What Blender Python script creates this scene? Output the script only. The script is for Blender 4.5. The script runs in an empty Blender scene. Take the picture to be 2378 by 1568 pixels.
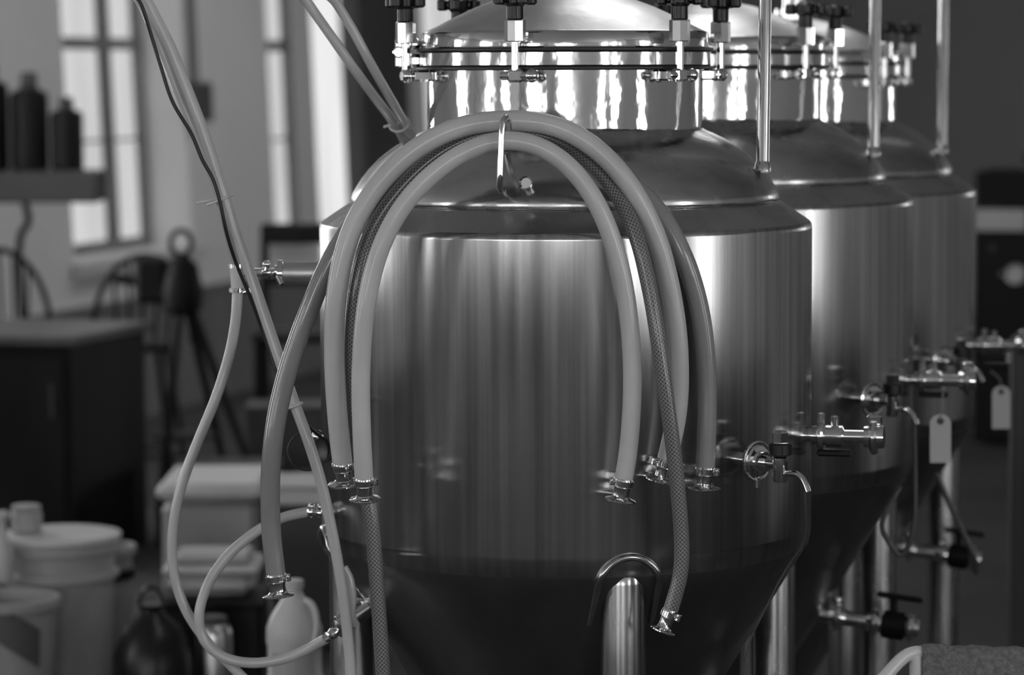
import bpy, math, random
from mathutils import Vector, Matrix
random.seed(7)
C = bpy.context.scene.collection
S = bpy.context.scene
PI = math.pi

# ------------------------------------------------------------------ camera
F, W, H = 7000.0, 2378.0, 1568.0
HORIZON = 165.0
CAM = Vector((0.0, 0.0, 2.0))
tilt = math.atan((H / 2 - HORIZON) / F)
cam = bpy.data.cameras.new('camera'); camo = bpy.data.objects.new('camera', cam); C.objects.link(camo)
RM = Matrix.Rotation(math.radians(90) - tilt, 3, 'X') @ Matrix.Rotation(-0.004, 3, 'Z')
camo.matrix_world = Matrix.Translation(CAM) @ RM.to_4x4()
cam.sensor_width = 36.0; cam.lens = F * 36.0 / W
cam.clip_start = 0.1; cam.clip_end = 200
cam.dof.use_dof = True; cam.dof.focus_distance = 5.62; cam.dof.aperture_fstop = 3.0
cam.dof.aperture_blades = 0
S.camera = camo

def P(px, py, Y):
    d = RM @ Vector(((px - W / 2) / F, -(py - H / 2) / F, -1.0))
    return CAM + d * (Y / d.y)

# ------------------------------------------------------------------ world, light, exposure
SKY = 10.0
w = bpy.data.worlds.new('overcast'); S.world = w; w.use_nodes = True
w.node_tree.nodes['Background'].inputs[0].default_value = (1, 1, 1, 1)
w.node_tree.nodes['Background'].inputs[1].default_value = SKY
vs = S.view_settings
vs.view_transform = 'Standard'; vs.look = 'None'; vs.gamma = 1.0; vs.use_curve_mapping = False
vs.exposure = 0.0
S.cycles.max_bounces = 8; S.cycles.diffuse_bounces = 4; S.cycles.glossy_bounces = 6
S.cycles.transparent_max_bounces = 12
S.cycles.sample_clamp_indirect = 6.0

# ------------------------------------------------------------------ materials
def mat(name, col, rough=0.5, metal=0.0, coat=0.0, spec=0.5, emit=None, aniso=0.0,
        noise=None, rnoise=None, bump=None, coords='Object', trans=0.0, sss=0.0):
    """noise/rnoise/bump = (scale xyz, low, high) procedural variation."""
    m = bpy.data.materials.new(name); m.use_nodes = True
    nt = m.node_tree; b = nt.nodes['Principled BSDF']
    g = col if isinstance(col, tuple) else (col, col, col)
    b.inputs['Base Color'].default_value = (*g, 1)
    b.inputs['Roughness'].default_value = rough
    b.inputs['Metallic'].default_value = metal
    b.inputs['Coat Weight'].default_value = coat
    b.inputs['Coat Roughness'].default_value = 0.07
    b.inputs['Specular IOR Level'].default_value = spec
    b.inputs['Anisotropic'].default_value = aniso
    b.inputs['Transmission Weight'].default_value = trans
    tc = nt.nodes.new('ShaderNodeTexCoord')
    if aniso:
        b.inputs['Anisotropic Rotation'].default_value = 0.0
        tg = nt.nodes.new('ShaderNodeTangent'); tg.direction_type = 'RADIAL'; tg.axis = 'Z'
        nt.links.new(tg.outputs[0], b.inputs['Tangent'])
    def ntex(spec_, detail=4):
        mp = nt.nodes.new('ShaderNodeMapping'); mp.inputs['Scale'].default_value = spec_[0]
        n = nt.nodes.new('ShaderNodeTexNoise'); n.inputs['Scale'].default_value = 1.0
        n.inputs['Detail'].default_value = detail
        nt.links.new(tc.outputs[coords], mp.inputs[0]); nt.links.new(mp.outputs[0], n.inputs['Vector'])
        r = nt.nodes.new('ShaderNodeMapRange')
        r.inputs['From Min'].default_value = 0.3; r.inputs['From Max'].default_value = 0.7
        r.inputs['To Min'].default_value = spec_[1]; r.inputs['To Max'].default_value = spec_[2]
        nt.links.new(n.outputs['Fac'], r.inputs['Value'])
        return r
    if noise:
        r = ntex(noise)
        cb = nt.nodes.new('ShaderNodeCombineColor')
        for k in range(3): nt.links.new(r.outputs[0], cb.inputs[k])
        nt.links.new(cb.outputs[0], b.inputs['Base Color'])
    if rnoise:
        r = ntex(rnoise); nt.links.new(r.outputs[0], b.inputs['Roughness'])
    if bump:
        r = ntex((bump[0], 0, 1)); bp = nt.nodes.new('ShaderNodeBump')
        bp.inputs['Strength'].default_value = bump[1]; bp.inputs['Distance'].default_value = bump[2]
        nt.links.new(r.outputs[0], bp.inputs['Height']); nt.links.new(bp.outputs[0], b.inputs['Normal'])
    return m

M = {}
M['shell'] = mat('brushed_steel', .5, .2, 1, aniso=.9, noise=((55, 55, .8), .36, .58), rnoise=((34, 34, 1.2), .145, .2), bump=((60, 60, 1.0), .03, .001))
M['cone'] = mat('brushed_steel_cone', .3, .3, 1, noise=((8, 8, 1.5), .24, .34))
M['dome'] = mat('smudged_steel', .5, .2, 1, noise=((5, 5, 14), .4, .7), rnoise=((9, 9, 5), .14, .34), bump=((5, 5, 5), .25, .01))
M['shoulder'] = mat('dull_steel', .5, .3, 1, noise=((6, 6, 8), .38, .56), rnoise=((9, 9, 9), .22, .36))
M['polish'] = mat('polished_steel', .72, .07, 1, noise=((14, 14, 3), .6, .76), rnoise=((10, 10, 4), .05, .16), bump=((7, 7, 5), .2, .01))
M['lid'] = mat('satin_steel_lid', .6, .36, 1, noise=((9, 9, 9), .6, .78), rnoise=((7, 7, 7), .3, .42), bump=((30, 30, 30), .1, .002))
M['chrome'] = mat('chrome', .8, .1, 1)
M['steel_leg'] = mat('leg_steel', .5, .22, 1, noise=((30, 30, 2), .4, .6), rnoise=((10, 10, 3), .14, .3))
M['satin'] = mat('satin_port_steel', .7, .42, 1, noise=((9, 9, 9), .62, .78))
M['gasket'] = mat('dark_gasket_rubber', .02, .45)
M['blackp'] = mat('black_plastic', .01, .3, spec=.4)
M['hose'] = mat('milky_silicone_hose', .42, .38, coat=.35, noise=((8, 8, 8), .5, .58))
M['hose_dark'] = mat('clear_grey_hose', .25, .25, coat=.6, noise=((6, 6, 6), .22, .28))
M['vinyl'] = mat('clear_vinyl_tubing', .52, .3, coat=.4, noise=((9, 9, 9), .48, .58))
M['cable'] = mat('black_cable', .02, .4)
M['ziptie'] = mat('natural_nylon', .62, .4)
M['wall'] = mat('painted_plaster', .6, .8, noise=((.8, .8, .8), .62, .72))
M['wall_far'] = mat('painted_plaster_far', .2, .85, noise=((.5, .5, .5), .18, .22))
M['wainscot'] = mat('wainscot_paint', .16, .6, noise=((3, 3, .4), .13, .18))
M['frame'] = mat('window_joinery', .2, .5, noise=((2, 2, .5), .17, .22))
M['sill'] = mat('sill_paint', .55, .5)
M['jamb'] = mat('lit_jamb_paint', .88, .5)  # extra pale: strong window light on the reveal is put into the colour
M['floor'] = mat('sealed_concrete', .16, .45, noise=((.7, .7, .7), .06, .09), rnoise=((1, 1, 1), .75, .9), spec=.08)
M['ceil'] = mat('ceiling_paint', .75, .9, noise=((.5, .5, .5), .7, .8))
M['blackm'] = mat('black_painted_metal', .008, .5, spec=.2)
M['blackwood'] = mat('black_stained_wood', .02, .5, noise=((3, 3, 1), .006, .02), spec=.2)
M['topwood'] = mat('dark_worktop', .1, .45, noise=((4, 1, 1), .08, .12))
M['darkgrey'] = mat('dark_grey_paint', .06, .55, noise=((2, 2, 2), .05, .07))
M['white'] = mat('white_plastic', .8, .45, noise=((2, 2, 2), .58, .68))
M['offwhite'] = mat('grey_white_plastic', .36, .5, noise=((3, 3, 3), .38, .5))
M['label'] = mat('printed_label', .12, .5)
M['paper'] = mat('tag_card', .55, .7)
M['towel'] = mat('grey_towel', .2, .95, noise=((120, 120, 120), .13, .25), bump=((250, 250, 250), .9, .004))
M['tubewhite'] = mat('white_enamelled_tube', .6, .3, coat=.3)
M['line'] = mat('dark_clear_line', .07, .4)
M['string'] = mat('string', .3, .9)

def pane_mat(name, t):
    m = bpy.data.materials.new(name); m.use_nodes = True; nt = m.node_tree
    for n in list(nt.nodes): nt.nodes.remove(n)
    o = nt.nodes.new('ShaderNodeOutputMaterial'); tr = nt.nodes.new('ShaderNodeBsdfTransparent')
    gl = nt.nodes.new('ShaderNodeBsdfGlossy'); mx = nt.nodes.new('ShaderNodeMixShader')
    tc = nt.nodes.new('ShaderNodeTexCoord'); n = nt.nodes.new('ShaderNodeTexNoise')
    mp = nt.nodes.new('ShaderNodeMapping'); mp.inputs['Scale'].default_value = (1.5, 1.5, .25)
    n.inputs['Scale'].default_value = 2
    r = nt.nodes.new('ShaderNodeMapRange'); r.inputs['From Min'].default_value = .35; r.inputs['From Max'].default_value = .65
    r.inputs['To Min'].default_value = t * .92; r.inputs['To Max'].default_value = t * 1.03
    cb = nt.nodes.new('ShaderNodeCombineColor')
    nt.links.new(tc.outputs['Object'], mp.inputs[0]); nt.links.new(mp.outputs[0], n.inputs['Vector'])
    nt.links.new(n.outputs['Fac'], r.inputs['Value'])
    for k in range(3): nt.links.new(r.outputs[0], cb.inputs[k])
    nt.links.new(cb.outputs[0], tr.inputs[0])
    gl.inputs['Roughness'].default_value = .05; gl.inputs[0].default_value = (.5, .5, .5, 1)
    mx.inputs[0].default_value = .04
    nt.links.new(tr.outputs[0], mx.inputs[1]); nt.links.new(gl.outputs[0], mx.inputs[2]); nt.links.new(mx.outputs[0], o.inputs[0])
    return m
M['pane'] = pane_mat('tinted_window_glass', math.sqrt(.72 / SKY))
M['pane_bright'] = pane_mat('bright_window_glass', math.sqrt(.95 / SKY))
M['pane_clear'] = pane_mat('clear_window_glass', .95)

def braid_mat():
    m = mat('braided_hose', .2, .35, coat=.5); nt = m.node_tree; b = nt.nodes['Principled BSDF']
    uv = nt.nodes.new('ShaderNodeUVMap'); sp = nt.nodes.new('ShaderNodeSeparateXYZ'); nt.links.new(uv.outputs[0], sp.inputs[0])
    def wave(sg):
        a = nt.nodes.new('ShaderNodeMath'); a.operation = 'MULTIPLY'; a.inputs[1].default_value = 11.0 * sg
        nt.links.new(sp.outputs[0], a.inputs[0])
        c = nt.nodes.new('ShaderNodeMath'); c.operation = 'MULTIPLY'; c.inputs[1].default_value = 125.0
        nt.links.new(sp.outputs[1], c.inputs[0])
        d = nt.nodes.new('ShaderNodeMath'); d.operation = 'ADD'; nt.links.new(a.outputs[0], d.inputs[0]); nt.links.new(c.outputs[0], d.inputs[1])
        e = nt.nodes.new('ShaderNodeMath'); e.operation = 'PINGPONG'; e.inputs[1].default_value = .5; nt.links.new(d.outputs[0], e.inputs[0])
        f = nt.nodes.new('ShaderNodeMath'); f.operation = 'LESS_THAN'; f.inputs[1].default_value = .17; nt.links.new(e.outputs[0], f.inputs[0])
        return f
    f1, f2 = wave(1), wave(-1)
    mxm = nt.nodes.new('ShaderNodeMath'); mxm.operation = 'MAXIMUM'; nt.links.new(f1.outputs[0], mxm.inputs[0]); nt.links.new(f2.outputs[0], mxm.inputs[1])
    r = nt.nodes.new('ShaderNodeMapRange'); r.inputs['To Min'].default_value = .06; r.inputs['To Max'].default_value = .23
    nt.links.new(mxm.outputs[0], r.inputs['Value'])
    cb = nt.nodes.new('ShaderNodeCombineColor')
    for k in range(3): nt.links.new(r.outputs[0], cb.inputs[k])
    nt.links.new(cb.outputs[0], b.inputs['Base Color'])
    bp = nt.nodes.new('ShaderNodeBump'); bp.inputs['Strength'].default_value = .5; bp.inputs['Distance'].default_value = .001
    nt.links.new(mxm.outputs[0], bp.inputs['Height']); nt.links.new(bp.outputs[0], b.inputs['Normal'])
    return m
M['braid'] = braid_mat()

# ------------------------------------------------------------------ mesh helpers
ORG = [Vector((0, 0, 0))]
def frame_of(d):
    d = d.normalized(); a = Vector((0, 0, 1)) if abs(d.z) < .9 else Vector((1, 0, 0))
    x = a.cross(d).normalized(); return x, d.cross(x), d

class MB:
    def __init__(s): s.v = []; s.f = []; s.uv = {}
    def add(s, vs, fs):
        o = len(s.v); s.v += [Vector(x) for x in vs]; s.f += [tuple(i + o for i in f) for f in fs]; return s
    def lathe(s, prof, o=(0, 0, 0), d=(0, 0, 1), seg=48, caps=True):
        """prof: list of (along, radius)"""
        o = Vector(o); x, y, z = frame_of(Vector(d)); n = len(prof); vs = []
        for (h, r) in prof:
            for k in range(seg):
                a = 2 * PI * k / seg
                vs.append(o + z * h + (x * math.cos(a) + y * math.sin(a)) * r)
        fs = []
        for i in range(n - 1):
            for k in range(seg):
                k2 = (k + 1) % seg
                fs.append((i * seg + k, i * seg + k2, (i + 1) * seg + k2, (i + 1) * seg + k))
        if caps:
            fs.append(tuple(range(seg - 1, -1, -1))); fs.append(tuple((n - 1) * seg + k for k in range(seg)))
        return s.add(vs, fs)
    def cyl(s, a, b, r, seg=20, r2=None):
        a = Vector(a); b = Vector(b); L = (b - a).length
        return s.lathe([(0, r), (L, r if r2 is None else r2)], a, b - a, seg)
    def rod(s, a, b, r, seg=16):           # softly chamfered cylinder
        a = Vector(a); b = Vector(b); L = (b - a).length; c = min(r * .25, L * .2)
        return s.lathe([(0, r - c), (c, r), (L - c, r), (L, r - c)], a, b - a, seg)
    def tube(s, pts, r, seg=20, closed=False, caps=True):
        pts = [Vector(p) for p in pts]; n = len(pts); vs = []; fs = []
        tans = []
        for i in range(n):
            a = pts[(i - 1) % n] if (closed or i > 0) else pts[i]
            b = pts[(i + 1) % n] if (closed or i < n - 1) else pts[i]
            tans.append((b - a).normalized())
        x, y, _ = frame_of(tans[0]); o = len(s.v); fo = len(s.f); L = 0; lens = [0]
        for i in range(n):
            if i: L += (pts[i] - pts[i - 1]).length; lens.append(L)
            t = tans[i]; x = (x - t * x.dot(t)).normalized(); y = t.cross(x)
            rr = r[i] if isinstance(r, (list, tuple)) else r
            for k in range(seg):
                a = 2 * PI * k / seg; vs.append(pts[i] + (x * math.cos(a) + y * math.sin(a)) * rr)
        m = n if closed else n - 1
        for i in range(m):
            j = (i + 1) % n
            for k in range(seg):
                k2 = (k + 1) % seg; fs.append((i * seg + k, i * seg + k2, j * seg + k2, j * seg + k))
                s.uv[fo + len(fs) - 1] = ((k / seg, lens[i]), ((k + 1) / seg, lens[i]), ((k + 1) / seg, lens[min(j, n - 1)]), (k / seg, lens[min(j, n - 1)]))
        if not closed and caps:
            fs.append(tuple(range(seg - 1, -1, -1))); fs.append(tuple((n - 1) * seg + k for k in range(seg)))
        return s.add(vs, fs)
    def box(s, c, size, R=None, bev=0.0):
        c = Vector(c); hx, hy, hz = [q / 2 for q in size]
        b = min(bev, hx * .9, hy * .9, hz * .9)
        R = R or Matrix.Identity(3)
        if b <= 0:
            vs = [c + R @ Vector((sx * hx, sy * hy, sz * hz)) for sz in (-1, 1) for sy in (-1, 1) for sx in (-1, 1)]
            return s.add(vs, [(0, 2, 3, 1), (4, 5, 7, 6), (0, 1, 5, 4), (2, 6, 7, 3), (0, 4, 6, 2), (1, 3, 7, 5)])
        # chamfered box: stacked octagon-like rings
        vs = []
        def ring(hx_, hy_, bb, z):
            return [Vector(p) for p in ((-hx_ + bb, -hy_, z), (hx_ - bb, -hy_, z), (hx_, -hy_ + bb, z), (hx_, hy_ - bb, z),
                                        (hx_ - bb, hy_, z), (-hx_ + bb, hy_, z), (-hx_, hy_ - bb, z), (-hx_, -hy_ + bb, z))]
        rings = [ring(hx - b, hy - b, b * .4, -hz), ring(hx, hy, b, -hz + b), ring(hx, hy, b, hz - b), ring(hx - b, hy - b, b * .4, hz)]
        for r_ in rings: vs += [c + R @ p for p in r_]
        fs = [tuple(range(7, -1, -1)), tuple(24 + k for k in range(8))]
        for i in range(3):
            for k in range(8): fs.append((i * 8 + k, i * 8 + (k + 1) % 8, (i + 1) * 8 + (k + 1) % 8, (i + 1) * 8 + k))
        return s.add(vs, fs)
    def ball(s, c, r, seg=16):
        pr = [(-r * math.cos(PI * i / 10), max(r * math.sin(PI * i / 10), r * .02)) for i in range(11)]
        return s.lathe(pr, c, (0, 0, 1), seg)
    def build(s, name, m, parent=None, ang=38, **kw):
        o_ = ORG[0]; me = bpy.data.meshes.new(name)
        me.from_pydata([(v - o_)[:] for v in s.v], [], s.f); me.validate(); me.update()
        if s.uv:
            ul = me.uv_layers.new(name='uv')
            for fi, q in s.uv.items():
                if fi < len(me.polygons):
                    for li, c in zip(me.polygons[fi].loop_indices, q): ul.data[li].uv = c
        me.polygons.foreach_set('use_smooth', [True] * len(me.polygons))
        me.set_sharp_from_angle(angle=math.radians(ang))
        me.materials.append(M[m] if isinstance(m, str) else m)
        ob = bpy.data.objects.new(name, me); C.objects.link(ob)
        if parent is not None: ob.parent = parent
        else: ob.location = o_
        for k, v_ in kw.items(): ob[k] = v_
        return ob

def thing(name, label, cat, loc=(0, 0, 0), group=None):
    o = bpy.data.objects.new(name, None); C.objects.link(o); o.empty_display_size = .1
    o.location = loc; ORG[0] = Vector(loc); o['label'] = label; o['category'] = cat
    if group: o['group'] = group
    return o
def tag(o, label, cat, group=None):
    o['label'] = label; o['category'] = cat
    if group: o['group'] = group
    return o
def world0(): ORG[0] = Vector((0, 0, 0))

def spline(pts, n=10):
    pts = [Vector(p) for p in pts]; q = [2 * pts[0] - pts[1]] + pts + [2 * pts[-1] - pts[-2]]; out = []
    for i in range(1, len(q) - 2):
        p0, p1, p2, p3 = q[i - 1:i + 3]
        for k in range(n):
            t = k / n
            out.append(.5 * ((2 * p1) + (p2 - p0) * t + (2 * p0 - 5 * p1 + 4 * p2 - p3) * t * t + (3 * p1 - p0 - 3 * p2 + p3) * t ** 3))
    out.append(q[-2]); return out
def smooth_pts(pts, it=6):
    for _ in range(it):
        pts = [pts[0]] + [(pts[i - 1] + pts[i] * 2 + pts[i + 1]) / 4 for i in range(1, len(pts) - 1)] + [pts[-1]]
    return pts

# ------------------------------------------------------------------ room
u = Vector((.295, .955, 0)).normalized(); nL = Vector((-u.y, u.x, 0))      # left wall: along u, outward nL
W0 = Vector((-2.43, 16.7, 0)); LEAN = 0.042
T0, CEIL = 0.0, 3.6
def wp(base, uu, nn, t, e, z, lean=0.0):
    return base + uu * t + nn * (e + lean * (z - .95)) + Vector((0, 0, z))
def wbox(mb, fr, t0, t1, e0, e1, z0, z1):
    base, uu, nn, lean = fr
    vs = [wp(base, uu, nn, t, e, z, lean) for z in (z0, z1) for e in (e0, e1) for t in (t0, t1)]
    mb.add(vs, [(0, 2, 3, 1), (4, 5, 7, 6), (0, 1, 5, 4), (2, 6, 7, 3), (0, 4, 6, 2), (1, 3, 7, 5)])
def t_at(fr, px, e=0.0):
    base, uu, nn, lean = fr; k = (px - W / 2) / F; b = base + nn * e
    return (k * b.y - b.x) / (uu.x - k * uu.y)
def t_az(fr, az):
    base, uu, nn, lean = fr; o = Vector((.1, 6.13, 0)); a = math.radians(az); d = Vector((math.sin(a), -math.cos(a), 0))
    # base+uu t = o + d s
    det = uu.x * -d.y + d.x * uu.y; r = o - base
    return (r.x * -d.y + d.x * r.y) / det
FL = (W0, u, nL, LEAN)
BACKT = 9.2
nB = u.copy()
FB = (W0 + u * BACKT, -nL, u, 0.0)                     # back wall, t runs to the right
REART = -25.0
FRr = (W0 + u * REART, -nL, -u, 0.0)                   # rear wall (behind the camera)
RW = 11.6
FRt = (W0 - nL * RW, u, -nL, 0.0)                      # right wall
def wall(name, fr, t0, t1, thick, opens, m, thin=None):
    mb = MB(); cur = t0; thk0 = thick
    for (a, b, z0, z1) in sorted(opens):
        if thin and a > thin:
            if cur < thin: wbox(mb, fr, cur, thin, 0, thk0, 0, CEIL); cur = thin
            thick = .075
        wbox(mb, fr, cur, a, 0, thick, 0, CEIL); wbox(mb, fr, a, b, 0, thick, 0, z0); wbox(mb, fr, a, b, 0, thick, z1, CEIL); cur = b
    wbox(mb, fr, cur, t1, 0, thick, 0, CEIL)
    return mb.build(name, m, kind='structure')
world0()
# visible windows on the left wall (from the photograph's edges at sill level)
vis = [(t_at(FL, 172), t_at(FL, 448), .95, 3.25), (t_at(FL, 641), t_at(FL, 700), .95, 3.25),
       (t_at(FL, 743), t_at(FL, 850), .55, 3.25), (t_at(FL, 1000), t_at(FL, 1100), .95, 3.25)]
def az_open(fr, a, b, z0=.95, z1=3.3):
    x, y = sorted((t_az(fr, a), t_az(fr, b))); return (x, y, z0, z1)
left_h = [(-5.2, -3.4, .95, 3.3), az_open(FL, -99, -89, 1.2), az_open(FL, -67, -60, 1.2), az_open(FL, -50, -45.5, 1.1)]  # first opening is out of view, added for rim light
rear_h = [az_open(FRr, -31, -20), az_open(FRr, -7, 3), az_open(FRr, 6, 14)]
right_h = [az_open(FRt, 25, 31), az_open(FRt, 35, 43), az_open(FRt, 60, 66), (5.2, 8.4, 1.2, 3.4)]  # last opening is unseen, added to light the left wall
THK = .34
wall('wall_left', FL, REART, BACKT, THK, left_h + vis, 'wall', t_at(FL, 520))
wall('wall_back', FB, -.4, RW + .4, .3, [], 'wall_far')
wall('wall_rear', FRr, -.4, RW + .4, .3, rear_h, 'wall')
wall('wall_right', FRt, REART, BACKT, .3, right_h, 'wall')
def slab(name, z0, z1, m, ext=1.0):
    mb = MB(); fr = (W0, u, -nL, 0)
    wbox(mb, fr, REART - ext, BACKT + ext, -ext, RW + ext, z0, z1); return mb.build(name, m, kind='structure')
slab('floor', -.2, 0, 'floor'); slab('ceiling', CEIL, CEIL + .2, 'ceil')
mb = MB(); wbox(mb, FL, REART, BACKT, -.02, .001, 0, .66); mb.build('trim_1', 'wainscot', kind='structure')
mb = MB(); wbox(mb, FL, REART, BACKT, -.035, -.001, .66, .70); mb.build('trim_2', 'wainscot', kind='structure')
mb = MB(); wbox(mb, FB, 0, RW, -.02, .001, 0, .14); mb.build('baseboard_back', 'wainscot', kind='structure')
mb = MB(); wbox(mb, FRr, 0, RW, -.02, .001, 0, .86); mb.build('dark_reflection_band_rear', 'darkgrey', kind='structure')  # unseen dark band added so the lower tank shells reflect dark
mb = MB(); wbox(mb, FRt, REART, -6.0, -.02, .001, 0, .86); mb.build('dark_reflection_band_right', 'darkgrey', kind='structure')  # unseen too, added on the right wall to darken the shell reflections
mb = MB(); wbox(mb, FL, REART, -7.0, -.02, -.001, .70, .86); mb.build('dark_reflection_band_left', 'darkgrey', kind='structure')  # unseen strip added to keep pale wall out of the shell reflections

wn = [0]
def window(fr, op, rail=None, muntins=(), mullions=(), pane='pane_clear', depth=.24, portal=True, fw=.05, sill=True, lining=False):
    wn[0] += 1; a, b, z0, z1 = op
    root = bpy.data.objects.new('window_%d' % wn[0], None); C.objects.link(root); root['kind'] = 'structure'
    mb = MB(); e0, e1 = depth, depth + .06
    wbox(mb, fr, a, a + fw, e0, e1, z0, z1); wbox(mb, fr, b - fw, b, e0, e1, z0, z1)
    wbox(mb, fr, a + fw, b - fw, e0, e1, z0, z0 + fw * 1.2); wbox(mb, fr, a + fw, b - fw, e0, e1, z1 - fw, z1)
    mb.build('window_frame', 'frame', root)
    xs = [a + fw] + list(mullions) + [b - fw]
    for mm in mullions:
        q = MB(); wbox(q, fr, mm - .035, mm + .035, e0, e1, z0 + fw * 1.2, z1 - fw); q.build('mullion', 'frame', root)
    if rail:
        q = MB()
        for i in range(len(xs) - 1):
            lo = xs[i] + (.035 if i else 0); hi = xs[i + 1] - (.035 if i < len(xs) - 2 else 0)
            wbox(q, fr, lo, hi, e0 + .005, e1 - .005, rail - .035, rail + .035)
        q.build('meeting_rail', 'frame', root)
    for zz in muntins:
        q = MB()
        for i in range(len(xs) - 1):
            lo = xs[i] + (.035 if i else 0); hi = xs[i + 1] - (.035 if i < len(xs) - 2 else 0)
            wbox(q, fr, lo, hi, e0 + .012, e1 - .012, zz - .008, zz + .008)
        q.build('glazing_bar', 'frame', root)
    zs = sorted([z0 + fw * 1.2] + list(muntins) + ([rail] if rail else []) + [z1 - fw])
    for i in range(len(xs) - 1):
        for j in range(len(zs) - 1):
            q = MB(); wbox(q, fr, xs[i] + .002, xs[i + 1] - .002, e0 + .028, e0 + .032, zs[j], zs[j + 1]); q.build('pane', pane, root)
    if sill:
        q = MB(); wbox(q, fr, a - .06, b + .06, -.07, -.001, z0 - .07, z0 - .005); q.build('window_sill', 'sill', root)
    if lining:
        q = MB(); wbox(q, fr, b - .012, b + .004, .0, depth, z0, z1); q.build('lit_jamb_lining', 'jamb', root)  # added board, its pale colour stands for window light on the jamb
    if portal:
        base, uu, nn, lean = fr
        L = bpy.data.lights.new('daylight_portal', 'AREA'); L.shape = 'RECTANGLE'; L.size = b - a; L.size_y = z1 - z0
        L.cycles.is_portal = True
        lo = bpy.data.objects.new('daylight_portal', L); C.objects.link(lo)
        c = wp(base, uu, nn, (a + b) / 2, depth + .1, (z0 + z1) / 2, lean)
        z_ = nn.copy(); x_ = uu.copy(); y_ = z_.cross(x_)
        if y_.z < 0: x_ = -x_; y_ = z_.cross(x_)
        R = Matrix((x_, y_, z_)).transposed()
        lo.matrix_world = Matrix.Translation(c) @ R.to_4x4()
    return root
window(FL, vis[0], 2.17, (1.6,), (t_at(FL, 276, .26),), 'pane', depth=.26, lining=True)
window(FL, vis[1], 2.17, (1.56,), (), 'pane', depth=.01, fw=.03)
window(FL, vis[2], None, (), (), 'pane_bright', depth=.01, fw=.04, sill=False)
window(FL, vis[3], 2.17, (), (), 'pane', depth=.01)
for o_ in left_h: window(FL, o_, 2.17, (), (), 'pane_clear')
for o_ in rear_h: window(FRr, o_, 2.17, (), ((o_[0] + o_[1]) / 2,), 'pane_clear')
for o_ in right_h: window(FRt, o_, 2.17, (), (), 'pane_clear')

# fluorescent ceiling fixtures over the tank row (above the frame, mirrored in the lids and domes), two more added to brighten the left wall
M['lamp'] = mat('lit_diffuser', .8, .5); _b = M['lamp'].node_tree.nodes['Principled BSDF']
_b.inputs['Emission Color'].default_value = (1, 1, 1, 1); _b.inputs['Emission Strength'].default_value = 2.7
M['lamp_wall_fill'] = M['lamp'].copy(); M['lamp_wall_fill'].node_tree.nodes['Principled BSDF'].inputs['Emission Strength'].default_value = 6.0
for i, (x, y, lab) in enumerate(((.55, 7.7, 'nearer ceiling light above the tank row'), (1.3, 10.6, 'farther ceiling light above the tank row'), (-1.2, 14.6, 'nearer unseen ceiling light added to brighten the left wall'), (-.4, 17.6, 'farther unseen ceiling light added to brighten the left wall'))):
    q = Vector((x, y, 3.5)); t = thing('ceiling_light', lab, 'light', q, 'fluorescent ceiling lights')
    Rl = Matrix((u.cross(Vector((0, 0, 1))), u, Vector((0, 0, 1)))).transposed()
    mb = MB(); mb.box(q + Vector((0, 0, .05)), (.62, 1.5, .1), Rl, .01); mb.build('housing', 'sill', t)
    mb = MB(); mb.box(q + Vector((0, 0, -.012)), (.56, 1.42, .02), Rl, .004); mb.build('diffuser', 'lamp' if i < 2 else 'lamp_wall_fill', t)
world0()
# dark box added on the left wall to darken the last pier
world0()
fc = FL
mb = MB(); a_, b_ = t_at(fc, 858, -.15), t_at(fc, 968, -.15)
wbox(mb, fc, a_, b_, -.14, -.001, 0, CEIL)
mb.build('pier_darkening_box', 'darkgrey', kind='structure')
# conduit on the pier between the windows
cd = thing('wall_conduit', 'thin vertical conduit with small switch box on the pale pier between the left windows', 'conduit', P(462, 270, 17.6))
t_c = t_at(FL, 462)
a0 = wp(W0, u, nL, t_c, -.03, 1.75, LEAN); a1 = wp(W0, u, nL, t_c, -.03, 3.58, LEAN)
MB().cyl(a0, a1, .028).build('pipe', 'frame', cd)
mb = MB(); wbox(mb, FL, t_c - .12, t_c + .12, -.09, -.001, 1.7, 1.94); mb.build('switch_box', 'darkgrey', cd)

# ------------------------------------------------------------------ tanks
TY = 6.13
def zt(y): return P(1313, y, TY).z
TC = Vector((P(1313, 600, TY).x, TY, 0))
def pol(a, r, z, c=TC):
    a = math.radians(a); return Vector((c.x + r * math.sin(a), c.y - r * math.cos(a), z))
def adir(a): a = math.radians(a); return Vector((math.sin(a), -math.cos(a), 0))

def triclamp(mb, o, d, r, L=.018):
    """two ferrule lips and clamp ring around axis d at o"""
    mb.lathe([(-L * 1.3, r * .62), (-L * .5, r * .66), (-L * .45, r * .9), (-L * .2, r), (L * .2, r), (L * .45, r * .9), (L * .5, r * .66), (L * 1.3, r * .62)], o, d, 28)

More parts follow.
